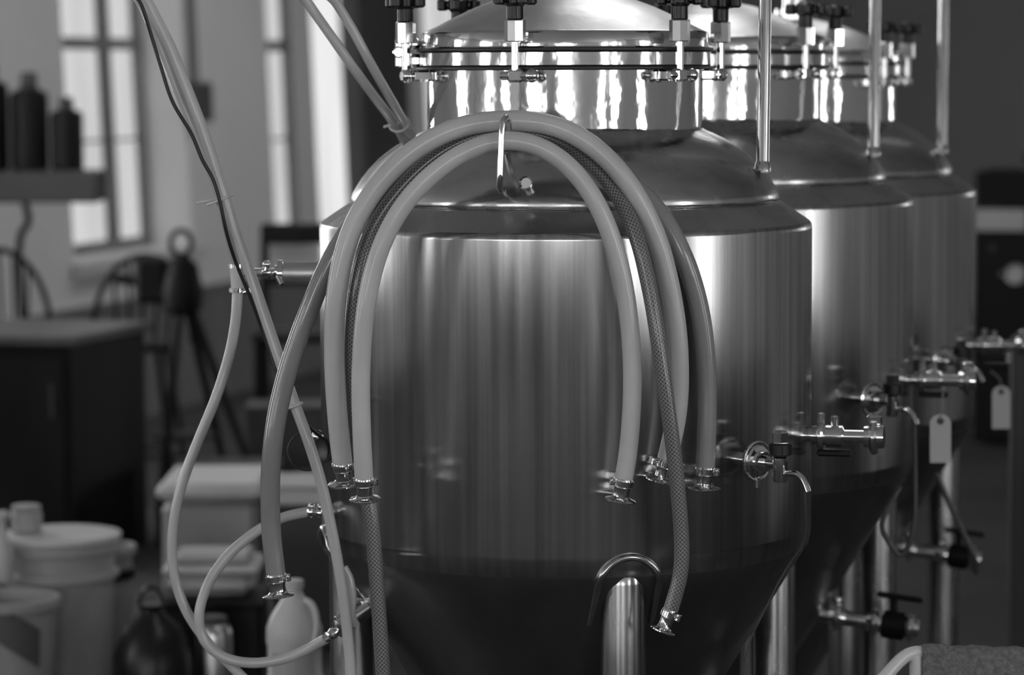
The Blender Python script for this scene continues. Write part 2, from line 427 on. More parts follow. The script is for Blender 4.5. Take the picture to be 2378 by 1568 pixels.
def build_tank():
    root = thing('fermenter_tank', 'nearest steel conical fermenter with hoses draped over its front', 'tank', TC, 'stainless fermenters in a receding row')
    c = TC
    def lz(prof, name, m, **k):
        pr = []
        for i, (r, z) in enumerate(prof):       # support loops keep long flat runs flat
            pr.append((r, z))
            if i < len(prof) - 1:
                r2, z2 = prof[i + 1]; L_ = math.hypot(r2 - r, z2 - z)
                if L_ > .06:
                    for f_ in (.002 / L_, 1 - .002 / L_): pr.append((r + (r2 - r) * f_, z + (z2 - z) * f_))
        prof = pr
        mb = MB(); mb.lathe([(z, r) for (r, z) in prof], (c.x, c.y, 0), (0, 0, 1), 128, caps=False); return mb.build(name, m, root, **k)
    zs, zb = zt(512), zt(1243)
    lz([(.46, zb - .012), (.495, zb - .006), (.4985, zb + .01), (.5, zb + .03), (.5, zs - .3), (.5, zs - .012), (.4985, zs - .004), (.4955, zs)], 'shell', 'shell')
    lz([(.4955, zs), (.49, zs + .004), (.44, zt(468) - .001), (.427, zt(464))], 'shoulder', 'shoulder', ang=60)
    dp = [(.427, zt(467)), (.4325, zt(464)), (.4345, zt(457)), (.4315, zt(445)), (.425, zt(432)), (.415, zt(414)), (.400, zt(392)), (.378, zt(366)), (.352, zt(343)), (.325, zt(324)), (.30, zt(310)), (.283, zt(302)), (.279, zt(298))]
    lz(dp, 'dome', 'dome')
    zf1, zf2, zl = zt(158), zt(116), zt(76)
    lz([(.279, zt(299)), (.2795, zt(294)), (.2795, zt(163)), (.283, zt(161.5))], 'neck', 'polish')
    mb = MB()
    for zz, rr in ((zf1, .3005), (zf2, .3005)):
        mb.lathe([(zz - .0035, rr - .014), (zz - .0035, rr - .002), (zz - .0015, rr), (zz + .0015, rr), (zz + .0035, rr - .002), (zz + .0035, rr - .014)], (c.x, c.y, 0), (0, 0, 1), 128)
    mb.build('gasket', 'gasket', root)
    lz([(.27, zf1 + .003), (.2935, zf1 + .0035), (.2955, zf1 + .006), (.2955, zf2 - .006), (.2935, zf2 - .0035), (.27, zf2 - .003)], 'clamp_ring', 'polish')
    lz([(.27, zf2 + .003), (.2925, zf2 + .0035), (.2905, zf2 + .006), (.2905, zf2 + .008), (.2902, zl - .003), (.288, zl), (.283, zl + .002)], 'lid_rim', 'polish')
    lz([(.284, zl + .0015), (.262, zl + .012), (.225, zl + .031), (.18, zl + .052), (.12, zl + .074), (.06, zl + .087), (.02, zl + .09)], 'lid', 'lid')
    mb = MB(); mb.lathe([(zl + .085, .045), (zl + .1, .045), (zl + .101, .052), (zl + .115, .052), (zl + .116, .03), (zl + .16, .028)], (c.x, c.y, 0), (0, 0, 1), 32)
    mb.build('lid_port', 'chrome', root)
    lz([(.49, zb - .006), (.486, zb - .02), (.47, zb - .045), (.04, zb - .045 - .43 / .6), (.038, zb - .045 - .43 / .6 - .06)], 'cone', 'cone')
    # bottom outlet with butterfly valve
    mb = MB(); zo = zb - .045 - .43 / .6 - .06
    triclamp(mb, (c.x, c.y, zo), (0, 0, 1), .06)
    mb.lathe([(zo - .08, .038), (zo - .012, .038)], (c.x, c.y, 0), (0, 0, 1), 24)
    mb.rod((c.x, c.y, zo - .05), (c.x + .14, c.y - .05, zo - .05), .008); mb.build('outlet_valve', 'chrome', root)
    # clamps
    for a in (-78, -18, 42, 102, 162, 222):
        p = pol(a, .327, 0); d = adir(a); tn = Vector((d.y * -1, d.x, 0))
        zz = lambda y: zt(y)
        v = Vector((p.x, p.y, 0))
        R = Matrix((tn, d, Vector((0, 0, 1)))).transposed()
        mb = MB(); mb.lathe([(zt(100), .0165), (zt(99), .0195), (zt(98), .0205), (zt(54), .0205), (zt(52), .0195), (zt(50), .0165)], v, (0, 0, 1), 8)
        cl = mb.build('clamp', 'chrome', root, ang=25)
        MB().rod(v + Vector((0, 0, zt(172))), v + Vector((0, 0, zt(98))), .0082).build('rod', 'chrome', cl)
        mb = MB(); mb.box(pol(a, .3, zt(175)), (.026, .044, .022), R, .004); mb.build('lug', 'chrome', cl)
        mb = MB(); mb.rod(v + Vector((0, 0, zt(175))) - tn * .03, v + Vector((0, 0, zt(175))) + tn * .03, .0085)
        mb.ball(v + Vector((0, 0, zt(175))) + tn * .033, .0135); mb.box(v + Vector((0, 0, zt(175))), (.03, .02, .026), R, .005)
        mb.build('pivot_pin', 'chrome', cl)
        mb = MB(); mb.lathe([(zt(51), .013), (zt(49), .0165), (zt(22), .0165), (zt(17), .02), (zt(15), .03)], v, (0, 0, 1), 20)
        z0 = zt(15)
        mb.lathe([(z0 - .004, .016), (z0, .022), (z0 + .02, .022), (z0 + .026, .014)], v, (0, 0, 1), 20)
        for k in range(4):
            q = math.radians(45 + 90 * k + a); dd = Vector((math.cos(q), math.sin(q), 0))
            mb.lathe([(-.004, .008), (0, .0125), (.016, .0125), (.02, .008)], v + dd * .034 + Vector((0, 0, z0 + .001)), (0, 0, 1), 14)
            mb.box(v + dd * .02 + Vector((0, 0, z0 + .009)), (.03, .014, .014), Matrix.Rotation(q, 3, 'Z'), .003)
        mb.build('knob', 'blackp', cl)
    # lid hinge on the left
    mb = MB(); a = -92
    R = Matrix((Vector((-adir(a).y, adir(a).x, 0)), adir(a), Vector((0, 0, 1)))).transposed()
    mb.box(pol(a, .305, zt(140)), (.05, .035, .028), R, .008); mb.box(pol(a, .305, zt(100)), (.05, .03, .022), R, .008)
    t_ = Vector((-adir(a).y, adir(a).x, 0)); q = pol(a, .335, zt(120)); mb.rod(q - t_ * .035, q + t_ * .035, .012); mb.ball(q - t_ * .035, .014)
    mb.rod(pol(a, .333, zt(155)), pol(a, .333, zt(88)), .011)
    mb.build('lid_hinge', 'chrome', root)
    # cip / pressure pipe on the right of the dome
    bot0 = P(1771, 385, 6.0); top = P(1777, -6, 6.05); top = bot0 + (top - bot0) * 1.75; bot = P(1771, 385, 6.0)
    pts = [bot, bot.lerp(top, .5), top]
    el = [top + Vector((-.002 - .05 * math.sin(t) * 0 - .06 * (1 - math.cos(t)), .03 * (1 - math.cos(t)), .06 * math.sin(t))) for t in [PI / 2 * k / 8 for k in range(1, 9)]]
    end = el[-1] + Vector((-.36, .03, .03))
    MB().tube(pts + el + [end], .0128, 20).build('cip_pipe', 'chrome', root)
    mb = MB(); mb.lathe([(-.012, .0165), (.0, .0165), (.003, .0145), (.008, .0135)], bot, top - bot, 20); mb.build('pipe_boss', 'chrome', root)
    # sample valve assembly (front right)
    a = 41.5; d = adir(a); z = P(1800, 1075, 5.7).z; base = pol(a, .497, z); tn = Vector((-d.y, d.x, 0)); up = Vector((0, 0, 1))
    sv = MB().rod(base, base + d * .075, .013).build('sample_valve', 'chrome', root)
    mb = MB(); triclamp(mb, base + d * .045, d, .032, .016); mb.tube([base + d * .045 + (tn * math.cos(t) + up * math.sin(t)) * .036 for t in [2 * PI * k / 30 for k in range(30)]], .004, 8, closed=True)
    mb.rod(base + d * .045 - up * .052 - d * .0, base + d * .045 - up * .03, .006); mb.build('clamp_band', 'chrome', sv)
    bd = base + d * .105
    mb = MB(); mb.lathe([(-.034, .012), (-.03, .0145), (.012, .0145), (.016, .011), (.03, .011)], bd, up, 20); mb.rod(base + d * .07, bd, .011)
    mb.build('valve_body', 'chrome', sv)
    MB().lathe([(.016, .018), (.019, .023), (.038, .023), (.041, .018)], bd, up, 18).build('collar', 'blackp', sv)
    MB().lathe([(.038, .012), (.041, .0155), (.06, .0165), (.064, .012)], bd, up, 6).build('cap', 'chrome', sv, ang=20)
    o = bd - up * .018
    sp = [o + d * .012, o + d * .035 + up * .004, o + d * .052, o + d * .064 - up * .012, o + d * .072 - up * .028]
    MB().tube(smooth_pts(spline(sp, 5), 3), .006, 12).build('spout', 'chrome', sv)
    # side valve assembly (right)
    a = 76; d = adir(a); z = P(1960, 1012, 6.0).z; base = pol(a, .497, z); tn = Vector((-d.y, d.x, 0))
    rv = MB().rod(base, base + d * .15, .0135).build('side_valve', 'chrome', root)
    mb = MB(); triclamp(mb, base + d * .028, d, .03, .014); mb.build('clamp_band', 'chrome', rv); mb = MB(); triclamp(mb, base + d * .135, d, .036, .015)
    mb.box(base + d * .135 + up * .034, (.03, .02, .02), None, .004); mb.build('clamp_band', 'chrome', rv)
    mb = MB(); mb.lathe([(-.02, .014), (-.016, .022), (.016, .022), (.02, .014)], base + d * .055, d, 20); mb.rod(base + d * .055, base + d * .055 + up * .04, .008)
    mb.rod(base + d * .028 + up * .045, base + d * .028 + up * .02, .008)
    mb.build('valve_body', 'chrome', rv)
    mb = MB(); R = Matrix((d, tn, up)).transposed(); mb.box(base + d * .055 - up * .034, (.07, .02, .014), R, .004); mb.build('handle', 'blackp', rv)
    # racking arm low on the cone, right side
    a = 78; d = (adir(a) + Vector((0, 0, -.12))).normalized(); z = .70; r = .47 - (zb - .045 - z) * .6; base = pol(a, r - .02, z)
    ra = MB().rod(base, base + d * .24, .019).build('racking_arm', 'steel_leg', root)
    for q_ in (.15, .235):
        mb = MB(); triclamp(mb, base + d * q_, d, .034, .016); mb.build('clamp_band', 'chrome', ra)
    mb = MB(); triclamp(mb, base + d * .06, d, .034, .016); mb.ball(base + d * .06 + up * .04, .012); mb.build('clamp_band', 'chrome', ra)
    mb = MB(); mb.lathe([(-.03, .024), (-.024, .034), (.024, .034), (.03, .024)], base + d * .195, d, 20); mb.build('valve_body', 'blackm', ra)
    mb = MB(); mb.rod(base + d * .195 + up * .03, base + d * .195 + up * .065, .009); R = Matrix((d, adir(a + 90), up)).transposed()
    mb.box(base + d * .21 + up * .07, (.11, .026, .012), R, .004); mb.build('handle', 'blackm', ra)
    # legs
    for a in (13, 103, 193, 283):
        q = pol(a, .448, 0); lt = zb + .006
        lg = MB().lathe([(.0, .044), (lt - .03, .044), (lt - .012, .042), (lt, .034)], q, (0, 0, 1), 40).build('leg', 'steel_leg', root)
        MB().lathe([(0, .07), (.012, .07), (.016, .046), (.05, .046)], q, (0, 0, 1), 32).build('foot', 'chrome', lg)
        # reinforcing saddle that the leg is welded under
        n_ = 26; arc = []
        for k in range(n_):
            t = PI * (k / (n_ - 1)) ; s_ = math.cos(t) * .063; h = math.sin(t) * .068
            aa = a + math.degrees(s_ / .5); rr = .5 if zb - .035 + h > zb else .5 - max(0, zb - (zb - .035 + h)) * .6
            arc.append(pol(aa, rr + .003, zb - .035 + h))
        tails = [arc[0] + Vector((0, 0, -.07)) - adir(a) * .05, arc[-1] + Vector((0, 0, -.07)) - adir(a) * .05]
        MB().tube([tails[0]] + arc + [tails[1]], .0075, 12).build('saddle', 'steel_leg', lg)
    return root
tank1 = build_tank()

def kids(o): return [x for x in bpy.data.objects if x.parent == o]
def copy_tree(o, parent=None):
    c = o.copy(); C.objects.link(c)
    if parent is not None: c.parent = parent
    for k in kids(o): copy_tree(k, c)
    return c
tank2 = copy_tree(tank1); tank3 = copy_tree(tank1)
t2 = P(1633, 600, 7.21); tank2.location = (t2.x, 7.21, 0); tank2['label'] = 'second steel fermenter, directly behind the nearest tank, partly hidden by it'
t3 = P(1840, 600, 8.28); tank3.location = (t3.x, 8.28, 0); tank3.scale = (1, 1, .9875); tank3['label'] = 'farthest and blurriest steel fermenter at the back end of the row'

# parts that only the nearest tank shows: hose hanger and left ports
ORG[0] = TC.copy()
hb = MB(); Yh = 5.525
top = P(1166, 290, Yh); bot = P(1161, 432, Yh)
pts = [P(1181, 300, Yh + .045), P(1180, 279, Yh + .03), P(1174, 273, Yh + .012), P(1167, 283, Yh)]
path = smooth_pts(spline(pts, 6), 3) + [top.lerp(bot, k / 5) for k in range(1, 6)]
low = [P(1161, 440, Yh + .005), P(1163, 443, Yh + .02), P(1168, 436, 5.76)]
path = path + low
hg = hb.tube(path, .0062, 14).build('hose_hanger', 'chrome', tank1)
MB().rod(P(1164, 352, Yh + .002), P(1176, 352, 5.80), .006).build('peg', 'chrome', hg)
MB().rod(P(1218, 424, 5.73), P(1222, 425, 5.70), .013).build('stud', 'chrome', tank1)
# upper left port
def lp(x0, x1, y, Y, r): return P(x0, y, Y), P(x1, y, Y), r
a, b, r = lp(652, 770, 634, 6.02, .0225)
pt = MB().rod(a, b, r, 28).build('side_port', 'satin', tank1)
mb = MB(); mb.lathe([(-.008, .016), (-.006, .026), (.004, .026), (.006, .023)], a, b - a, 28)
mb.build('port_rim', 'chrome', pt)
mb = MB(); mb.rod(P(556, 633, 6.0), P(652, 633, 6.02), .0085); mb.rod(P(608, 633, 6.01), P(628, 633, 6.01), .0125); mb.rod(P(636, 631, 6.01), P(652, 631, 6.01), .0125)
mb.rod(P(618, 630, 6.0), P(619, 618, 6.0), .007); mb.ball(P(619, 614, 6.0), .0085)
mb.rod(P(645, 640, 6.0), P(655, 662, 5.99), .005); mb.build('hose_tail', 'chrome', pt)
mb = MB(); mb.rod(P(549, 612, 5.99), P(553, 682, 5.99), .0135); mb.build('tee_fitting', 'ziptie', pt)
mb = MB()
for yy in (618, 674):
    q = P(551, yy, 5.99); mb.lathe([(-.005, .0145), (-.004, .016), (.004, .016), (.005, .0145)], q, (0, 0, 1), 20); mb.rod(q + Vector((.012, -.01, -.004)), q + Vector((.026, -.012, .0)), .006)
mb.build('hose_clamp', 'chrome', pt)
# lower left port
pt = MB().rod(P(772, 1192, 5.98), P(905, 1180, 6.02), .019, 28).build('side_port', 'satin', tank1)
mb = MB(); mb.lathe([(-.006, .016), (-.004, .023), (.004, .023), (.006, .016)], P(832, 1188, 5.99), P(860, 1188, 6.0) - P(832, 1188, 5.99), 28)
mb.rod(P(835, 1200, 5.96), P(838, 1238, 5.95), .008); mb.ball(P(836, 1226, 5.95), .012)
mb.build('port_rim', 'chrome', pt)
mb = MB(); mb.rod(P(712, 1188, 5.97), P(775, 1192, 5.98), .009); mb.rod(P(714, 1188, 5.97), P(726, 1189, 5.97), .0135); mb.rod(P(736, 1190, 5.97), P(748, 1191, 5.97), .0135)
mb.ball(P(724, 1176, 5.97), .007); mb.ball(P(745, 1177, 5.97), .007)
mb.build('hose_tail', 'chrome', pt)
# little valve with wire wheel
cpt = P(743, 1045, 5.93)
vv = MB().rod(P(738, 1050, 5.93), P(800, 1052, 6.0), .011).build('bleed_valve', 'chrome', tank1)
mb = MB(); mb.rod(P(738, 1016, 5.92), P(742, 1076, 5.92), .010); mb.ball(P(738, 1014, 5.92), .0125); mb.rod(P(725, 1030, 5.92), P(757, 1036, 5.92), .007); mb.ball(P(757, 1062, 5.92), .011)
mb.build('valve_body', 'chrome', vv)
mb = MB(); ring = [P(718 + 50 * math.cos(t), 1046 + 47 * math.sin(t) - 4 * math.cos(t), 5.9) for t in [2 * PI * k / 40 for k in range(40)]]
mb.tube(ring, .0018, 8, closed=True); mb.build('wire_loop', 'cable', vv)
mb = MB(); mb.lathe([(-.01, .018), (-.008, .026), (.008, .026), (.01, .018)], P(748, 1046, 5.91), (.4, -1, .2), 7); mb.build('handle', 'blackp', vv, ang=20)
# cam fitting low left on the cone
a = P(748, 1490, 5.88); b = P(862, 1408, 5.95); d = (b - a).normalized()
cf = MB().rod(a, b, .009, 20).build('cam_fitting', 'chrome', tank1)
L = (b - a).length
mb = MB()
mb.lathe([(L * .10, .0095), (L * .12, .012), (L * .16, .009), (L * .22, .012), (L * .28, .009), (L * .30, .0135), (L * .34, .020), (L * .38, .020), (L * .40, .0165), (L * .92, .0165), (L * .94, .021), (L * 1.0, .021)], a, b - a, 24)
mb.build('coupler', 'chrome', cf)
sd = Vector((-d.z, 0, d.x)).normalized()
mb = MB(); mb.rod(a + d * L * .38 + sd * .022, a + d * L * .9 + sd * .024, .005); mb.rod(a + d * L * .9 + sd * .024, a + d * L * .95 + sd * .008, .005); mb.build('cam_lever', 'chrome', cf)

# ------------------------------------------------------------------ thick hoses
world0()
def ferrule(o, d, r, parent, side=1, screw=True):
    """hose-end: crimp band, barb shoulder, sanitary flange; d points out of the hose"""
    mb = MB(); mb.lathe([(-.016, r * 1.0), (-.014, r * 1.06), (-.001, r * 1.06), (.001, r * .9), (.008, r * .82), (.018, r * .86), (.0225, r * 1.1), (.0245, r * 1.6), (.0255, r * 1.66), (.0275, r * 1.66), (.0283, r * 1.6), (.0286, r * .8)], o, d, 32)
    fe = mb.build('ferrule', 'chrome', parent)
    mb = MB(); mb.lathe([(-.012, r * 1.08), (-.0115, r * 1.12), (-.0035, r * 1.12), (-.003, r * 1.08)], o, d, 32)
    x = Vector((1, 0, 0)); x = (x - d * x.dot(d)).normalized() * side
    q = o - d * .0075 + x * r * 1.2 - Vector((0, .004, 0))
    mb.rod(q - d * .006, q + d * .008, .0055); mb.rod(q - Vector((0, .012, 0)), q + Vector((0, .008, 0)), .0035)
    mb.box(q - x * r * .25, (r * .6, .006, .006), None, .001)
    mb.build('hose_clamp', 'chrome', fe)
def hose(name, pts, r, m, label, cat='hose', ends=(1, 1), seg=24, group=None, it=10):
    w_ = smooth_pts(spline([P(*p) for p in pts], 12), it)
    world0()
    o = MB().tube(w_, r, seg).build(name, m)
    tag(o, label, cat, group)
    if ends[0]: ferrule(w_[0], (w_[0] - w_[2]).normalized(), r, o, ends[0])
    if ends[1]: ferrule(w_[-1], (w_[-1] - w_[-3]).normalized(), r, o, ends[1])
    return o
GH = 'thick transfer hoses draped over the hanger'
# back hose (left end hangs lowest)
hose('transfer_hose', [(643, 1352, 5.68), (628, 1210, 5.68), (632, 1040, 5.67), (660, 890, 5.67), (708, 745, 5.66), (770, 600, 5.66), (835, 500, 5.67),
      (930, 400, 5.68), (1060, 330, 5.685), (1175, 318, 5.685), (1300, 330, 5.685), (1420, 400, 5.68), (1520, 480, 5.665), (1585, 590, 5.652), (1625, 720, 5.66), (1641, 860, 5.665), (1641, 1000, 5.665), (1637, 1103, 5.665)],
     .0187, 'hose_dark', 'darker clear hose at the back, its left end hanging lowest beside the plastic jug', group=GH, ends=(1, 1))
# outer arch
hose('transfer_hose', [(797, 1092, 5.64), (783, 960, 5.62), (776, 820, 5.61), (781, 680, 5.60), (812, 545, 5.60), (872, 438, 5.60), (960, 350, 5.60), (1065, 296, 5.60), (1175, 280, 5.60),
      (1290, 293, 5.60), (1390, 350, 5.60), (1470, 442, 5.60), (1528, 560, 5.61), (1562, 700, 5.62), (1576, 830, 5.625), (1572, 960, 5.63), (1545, 1085, 5.635)],
     .0192, 'hose', 'milky hose forming the largest arch around the hanger, just below the tank neck', group=GH, ends=(1, -1))
# inner arch
hose('transfer_hose', [(846, 1128, 5.585), (840, 1000, 5.57), (838, 860, 5.565), (850, 710, 5.56), (882, 580, 5.56), (938, 475, 5.56), (1015, 395, 5.56), (1098, 345, 5.56), (1180, 326, 5.56),
      (1262, 345, 5.56), (1335, 400, 5.56), (1395, 490, 5.56), (1438, 610, 5.565), (1462, 750, 5.57), (1469, 890, 5.575), (1461, 1030, 5.58), (1446, 1130, 5.585)],
     .0175, 'hose', 'milky hose forming the smallest innermost arch, nearest to the camera', group=GH, ends=(1, -1))
# braided hose
hose('braided_hose', [(925, 2600, 5.66), (920, 2250, 5.66), (908, 1900, 5.66), (893, 1620, 5.66), (884, 1480, 5.66), (874, 1340, 5.66), (862, 1210, 5.66), (842, 1090, 5.66), (824, 950, 5.645), (817, 800, 5.63), (828, 660, 5.625), (862, 540, 5.635), (925, 445, 5.64),
      (1005, 368, 5.642), (1090, 322, 5.642), (1180, 306, 5.642), (1275, 320, 5.64), (1355, 365, 5.63), (1425, 440, 5.61), (1475, 540, 5.575), (1508, 670, 5.56), (1530, 800, 5.55), (1550, 940, 5.55), (1568, 1080, 5.555), (1581, 1220, 5.56), (1582, 1320, 5.56), (1563, 1400, 5.56), (1551, 1434, 5.56)],
     .0144, 'braid', 'thin grey braided hose with crosshatched mesh, threaded between the milky arches', group=GH, ends=(0, 1))

# ------------------------------------------------------------------ thin vinyl tubing
GV = 'clear vinyl tubes beside the nearest tank'
def vtube(pts, r, label, m='vinyl', name='vinyl_tube', it=8, group=GV, cat='tube'):
    return hose(name, pts, r, m, label, cat, (0, 0), 18, group, it)
vtube([(205, -1640, 5.85), (222, -1000, 5.85), (268, -400, 5.85), (322, -60, 5.85), (352, 20, 5.85), (392, 100, 5.85), (432, 200, 5.85), (474, 310, 5.85), (516, 440, 5.85), (550, 550, 5.85), (590, 660, 5.85), (634, 790, 5.84), (676, 915, 5.83), (718, 1030, 5.82), (748, 1130, 5.82), (772, 1240, 5.82), (792, 1350, 5.82), (806, 1460, 5.82), (818, 1620, 5.82), (828, 1900, 5.82), (832, 2250, 5.83), (836, 2540, 5.84)], .0108,
      'long vinyl tube running diagonally from the top left down past the jug')
vtube([(180, -1640, 5.88), (196, -1000, 5.88), (242, -400, 5.88), (300, -60, 5.88), (335, 20, 5.88), (378, 120, 5.88), (420, 230, 5.88), (458, 320, 5.88), (498, 420, 5.88), (520, 500, 5.9), (538, 570, 5.95), (549, 618, 5.99)], .0092,
      'vinyl tube strapped beside the long diagonal one, ending at the upper tee fitting')
vtube([(552, 672, 5.99), (548, 740, 5.98), (534, 820, 5.96), (503, 920, 5.95), (462, 1020, 5.95), (424, 1120, 5.95), (402, 1220, 5.95), (402, 1320, 5.95), (428, 1410, 5.95), (480, 1490, 5.95), (540, 1550, 5.95), (600, 1620, 5.95), (690, 1800, 5.95), (740, 2100, 5.95), (752, 2500, 5.95)], .0102,
      'vinyl tube dropping from the upper tee fitting and bowing far left')
vtube([(716, 1189, 5.97), (655, 1203, 5.96), (590, 1238, 5.95), (530, 1290, 5.94), (486, 1352, 5.93), (463, 1420, 5.92), (470, 1480, 5.92), (510, 1522, 5.92), (575, 1540, 5.92), (650, 1533, 5.91), (710, 1510, 5.9), (756, 1484, 5.88)], .0102,
      'vinyl tube looped between the lower side port and the cam fitting')
vtube([(560, -1600, 5.98), (572, -1000, 5.98), (612, -400, 5.98), (680, -60, 5.98), (718, 10, 6.0), (770, 85, 6.0), (822, 160, 6.02), (870, 225, 6.12), (915, 285, 6.25), (938, 325, 6.4), (953, 370, 6.52), (968, 430, 6.6), (972, 520, 6.72)], .0098,
      'left one of the two vinyl tubes meeting behind the dome at upper left')
vtube([(620, -1600, 5.98), (632, -1000, 5.98), (672, -400, 5.98), (740, -60, 5.98), (780, 5, 6.0), (822, 75, 6.02), (862, 150, 6.04), (902, 220, 6.12), (939, 285, 6.25), (966, 330, 6.4), (983, 370, 6.52), (1000, 430, 6.6), (1005, 520, 6.72)], .0096,
      'right one of the two vinyl tubes meeting behind the dome at upper left')
vtube([(798, 1318, 5.84), (812, 1345, 5.84), (818, 1385, 5.84), (816, 1430, 5.85), (826, 1450, 5.87)], .0085,
      'short stub of vinyl tube tucked against the long diagonal one by the cam fitting')
# black cable along the diagonal tube
vtube([(180, -1640, 5.82), (198, -1000, 5.82), (244, -400, 5.82), (300, -60, 5.82), (330, 15, 5.82), (352, 85, 5.83), (372, 150, 5.83), (400, 235, 5.83), (444, 310, 5.83), (470, 372, 5.83), (494, 415, 5.83), (511, 470, 5.83), (526, 540, 5.84), (548, 610, 5.86), (585, 700, 5.87), (615, 785, 5.88), (640, 860, 5.88), (668, 930, 5.86), (690, 962, 5.84), (722, 995, 5.87), (745, 1015, 5.9)], .0036,
      'thin black cable strapped along the diagonal vinyl tube', 'cable', 'power_cable', 3, None, 'cable')
def ziptie(c, d, r, tail, label):
    world0(); mb = MB(); d = d.normalized()
    x, y, z = frame_of(d)
    mb.tube([c + (x * math.cos(t) * r * 1.25 + y * math.sin(t) * r * 1.1) for t in [2 * PI * k / 24 for k in range(24)]], .0026, 8, closed=True)
    mb.rod(c + Vector((-r * 1.9, -.012, -.006)), c + tail, .0028)
    tag(mb.build('zip_tie', 'ziptie'), label, 'tie', 'nylon zip ties')
ziptie(P(512, 464, 5.862), P(530, 500, 5.87) - P(495, 415, 5.87), .024, Vector((.014, -.012, .006)), 'pale zip tie around the diagonal tube and cable, high on the left')
ziptie(P(685, 942, 5.83), P(700, 980, 5.83) - P(670, 900, 5.83), .013, Vector((.012, -.01, .006)), 'pale zip tie on the diagonal tube beside the back hose')
ziptie(P(927, 288, 6.255), P(945, 320, 6.3) - P(910, 260, 6.22), .017, Vector((.02, -.012, .008)), 'pale zip tie joining two tubes at the left of the dome')

# thin lines hanging from the valves at right
GR = 'thin lines hanging from tank valves on the right'
vtube([(1868, 1108, 5.72), (1870, 1160, 5.72), (1872, 1225, 5.75), (1862, 1268, 5.78), (1830, 1315, 5.8), (1800, 1368, 5.8), (1770, 1430, 5.8), (1738, 1500, 5.8), (1715, 1620, 5.8)], .0016, 'thin dark line hanging from the nearest sample valve along the tank edge', 'line', 'sample_line', 4, GR, 'tube')
vtube([(2122, 962, 6.74), (2125, 1100, 6.75), (2124, 1200, 6.75), (2112, 1262, 6.75), (2090, 1290, 6.75), (2066, 1262, 6.75), (2048, 1225, 6.76), (2060, 1185, 6.78), (2092, 1130, 6.8)], .006, 'V-shaped sagging line under the second tank\'s sample valve', 'line', 'sample_line', 4, GR, 'tube')
vtube([(2175, 1100, 7.6), (2200, 1160, 7.6), (2235, 1235, 7.6), (2262, 1295, 7.6), (2268, 1330, 7.62)], .0075, 'straight sloping line beside the farthest tank at lower right', 'line', 'sample_line', 4, GR, 'tube')

# hanging tags
def hang_tag(cx, y0, y1, wpx, Y, label, strpts, hole=True):
    t = thing('hanging_tag', label, 'tag', P(cx, y1, Y), 'card tags hanging from the valves')
    hw = wpx / 2; r = hw * .9; n = 10; out = [(cx - hw, y1), (cx - hw, y0 + r)]
    for k in range(1, n): a = PI * k / n; out.append((cx - hw * math.cos(a), y0 + r - r * math.sin(a)))
    out += [(cx + hw, y0 + r), (cx + hw, y1)]
    hc = (cx, y0 + r * .75); hr = hw * .2
    # plate built as strip ring around hole then body
    vs = [P(x, y, Y) for x, y in out]; vb = [P(x, y, Y + .002) for x, y in out]; m = len(out)
    hole_f = [P(hc[0] + hr * math.cos(PI - 2 * PI * k / m + .0), hc[1] - hr * math.sin(2 * PI * (k) / m) * -1, Y) for k in range(m)]
    mb = MB(); mb.add(vs + vb, [tuple(range(m)), tuple(range(2 * m - 1, m - 1, -1))] + [(k, (k + 1) % m, m + (k + 1) % m, m + k) for k in range(m)])
    mb.build('card', 'paper', t)
    mb = MB(); mb.lathe([(-.0012, hr * Y / F * 1.7), (.003, hr * Y / F * 1.7)], P(hc[0], hc[1], Y), (0, 1, 0), 16); mb.build('eyelet', 'darkgrey', t)
    mb = MB(); mb.tube(smooth_pts(spline([P(*p) for p in strpts], 5), 2), .0014, 6); mb.build('string', 'string', t)
hang_tag(2184, 962, 1075, 49, 6.95, 'pale card tag on a string below the second tank\'s side valve', [(2184, 975, 6.945), (2188, 930, 6.96), (2192, 900, 6.98)])
hang_tag(2325, 896, 996, 42, 8.0, 'pale card tag at far right in front of the black cabinet', [(2325, 908, 7.995), (2322, 880, 8.0), (2300, 862, 8.02)])

# ------------------------------------------------------------------ towel on a white tubular rail, foreground right
rl = thing('tubular_rail', 'white tubular handrail corner poking up at bottom right under the towel', 'rail', P(2130, 1560, 5.2))
pts = [P(1950, 2840, 5.16), P(1950, 2300, 5.16), P(1952, 1780, 5.16), P(1985, 1660, 5.16), P(2040, 1590, 5.17), P(2092, 1532, 5.19), (P(2120, 1517, 5.2)), P(2150, 1516, 5.2), P(2300, 1522, 5.2), P(2520, 1530, 5.2)]
MB().tube(smooth_pts(spline(pts, 6), 4), .0115, 18).build('tube', 'tubewhite', rl)
q = P(2128, 1520, 5.2); MB().rod(q, q + Vector((.006, .0, -.6)), .0125, 20).build('post', 'tubewhite', rl)
q2 = P(2520, 1530, 5.2); MB().rod(q2, Vector((q2.x, q2.y, 0)), .0125, 20).build('post', 'tubewhite', rl)
q3 = q + Vector((.006, .0, -.6)); MB().rod(q3, Vector((q3.x, q3.y, 0)), .0125, 20).build('post', 'tubewhite', rl)
world0(); mb = MB(); vs = []; nx, ns = 60, 22
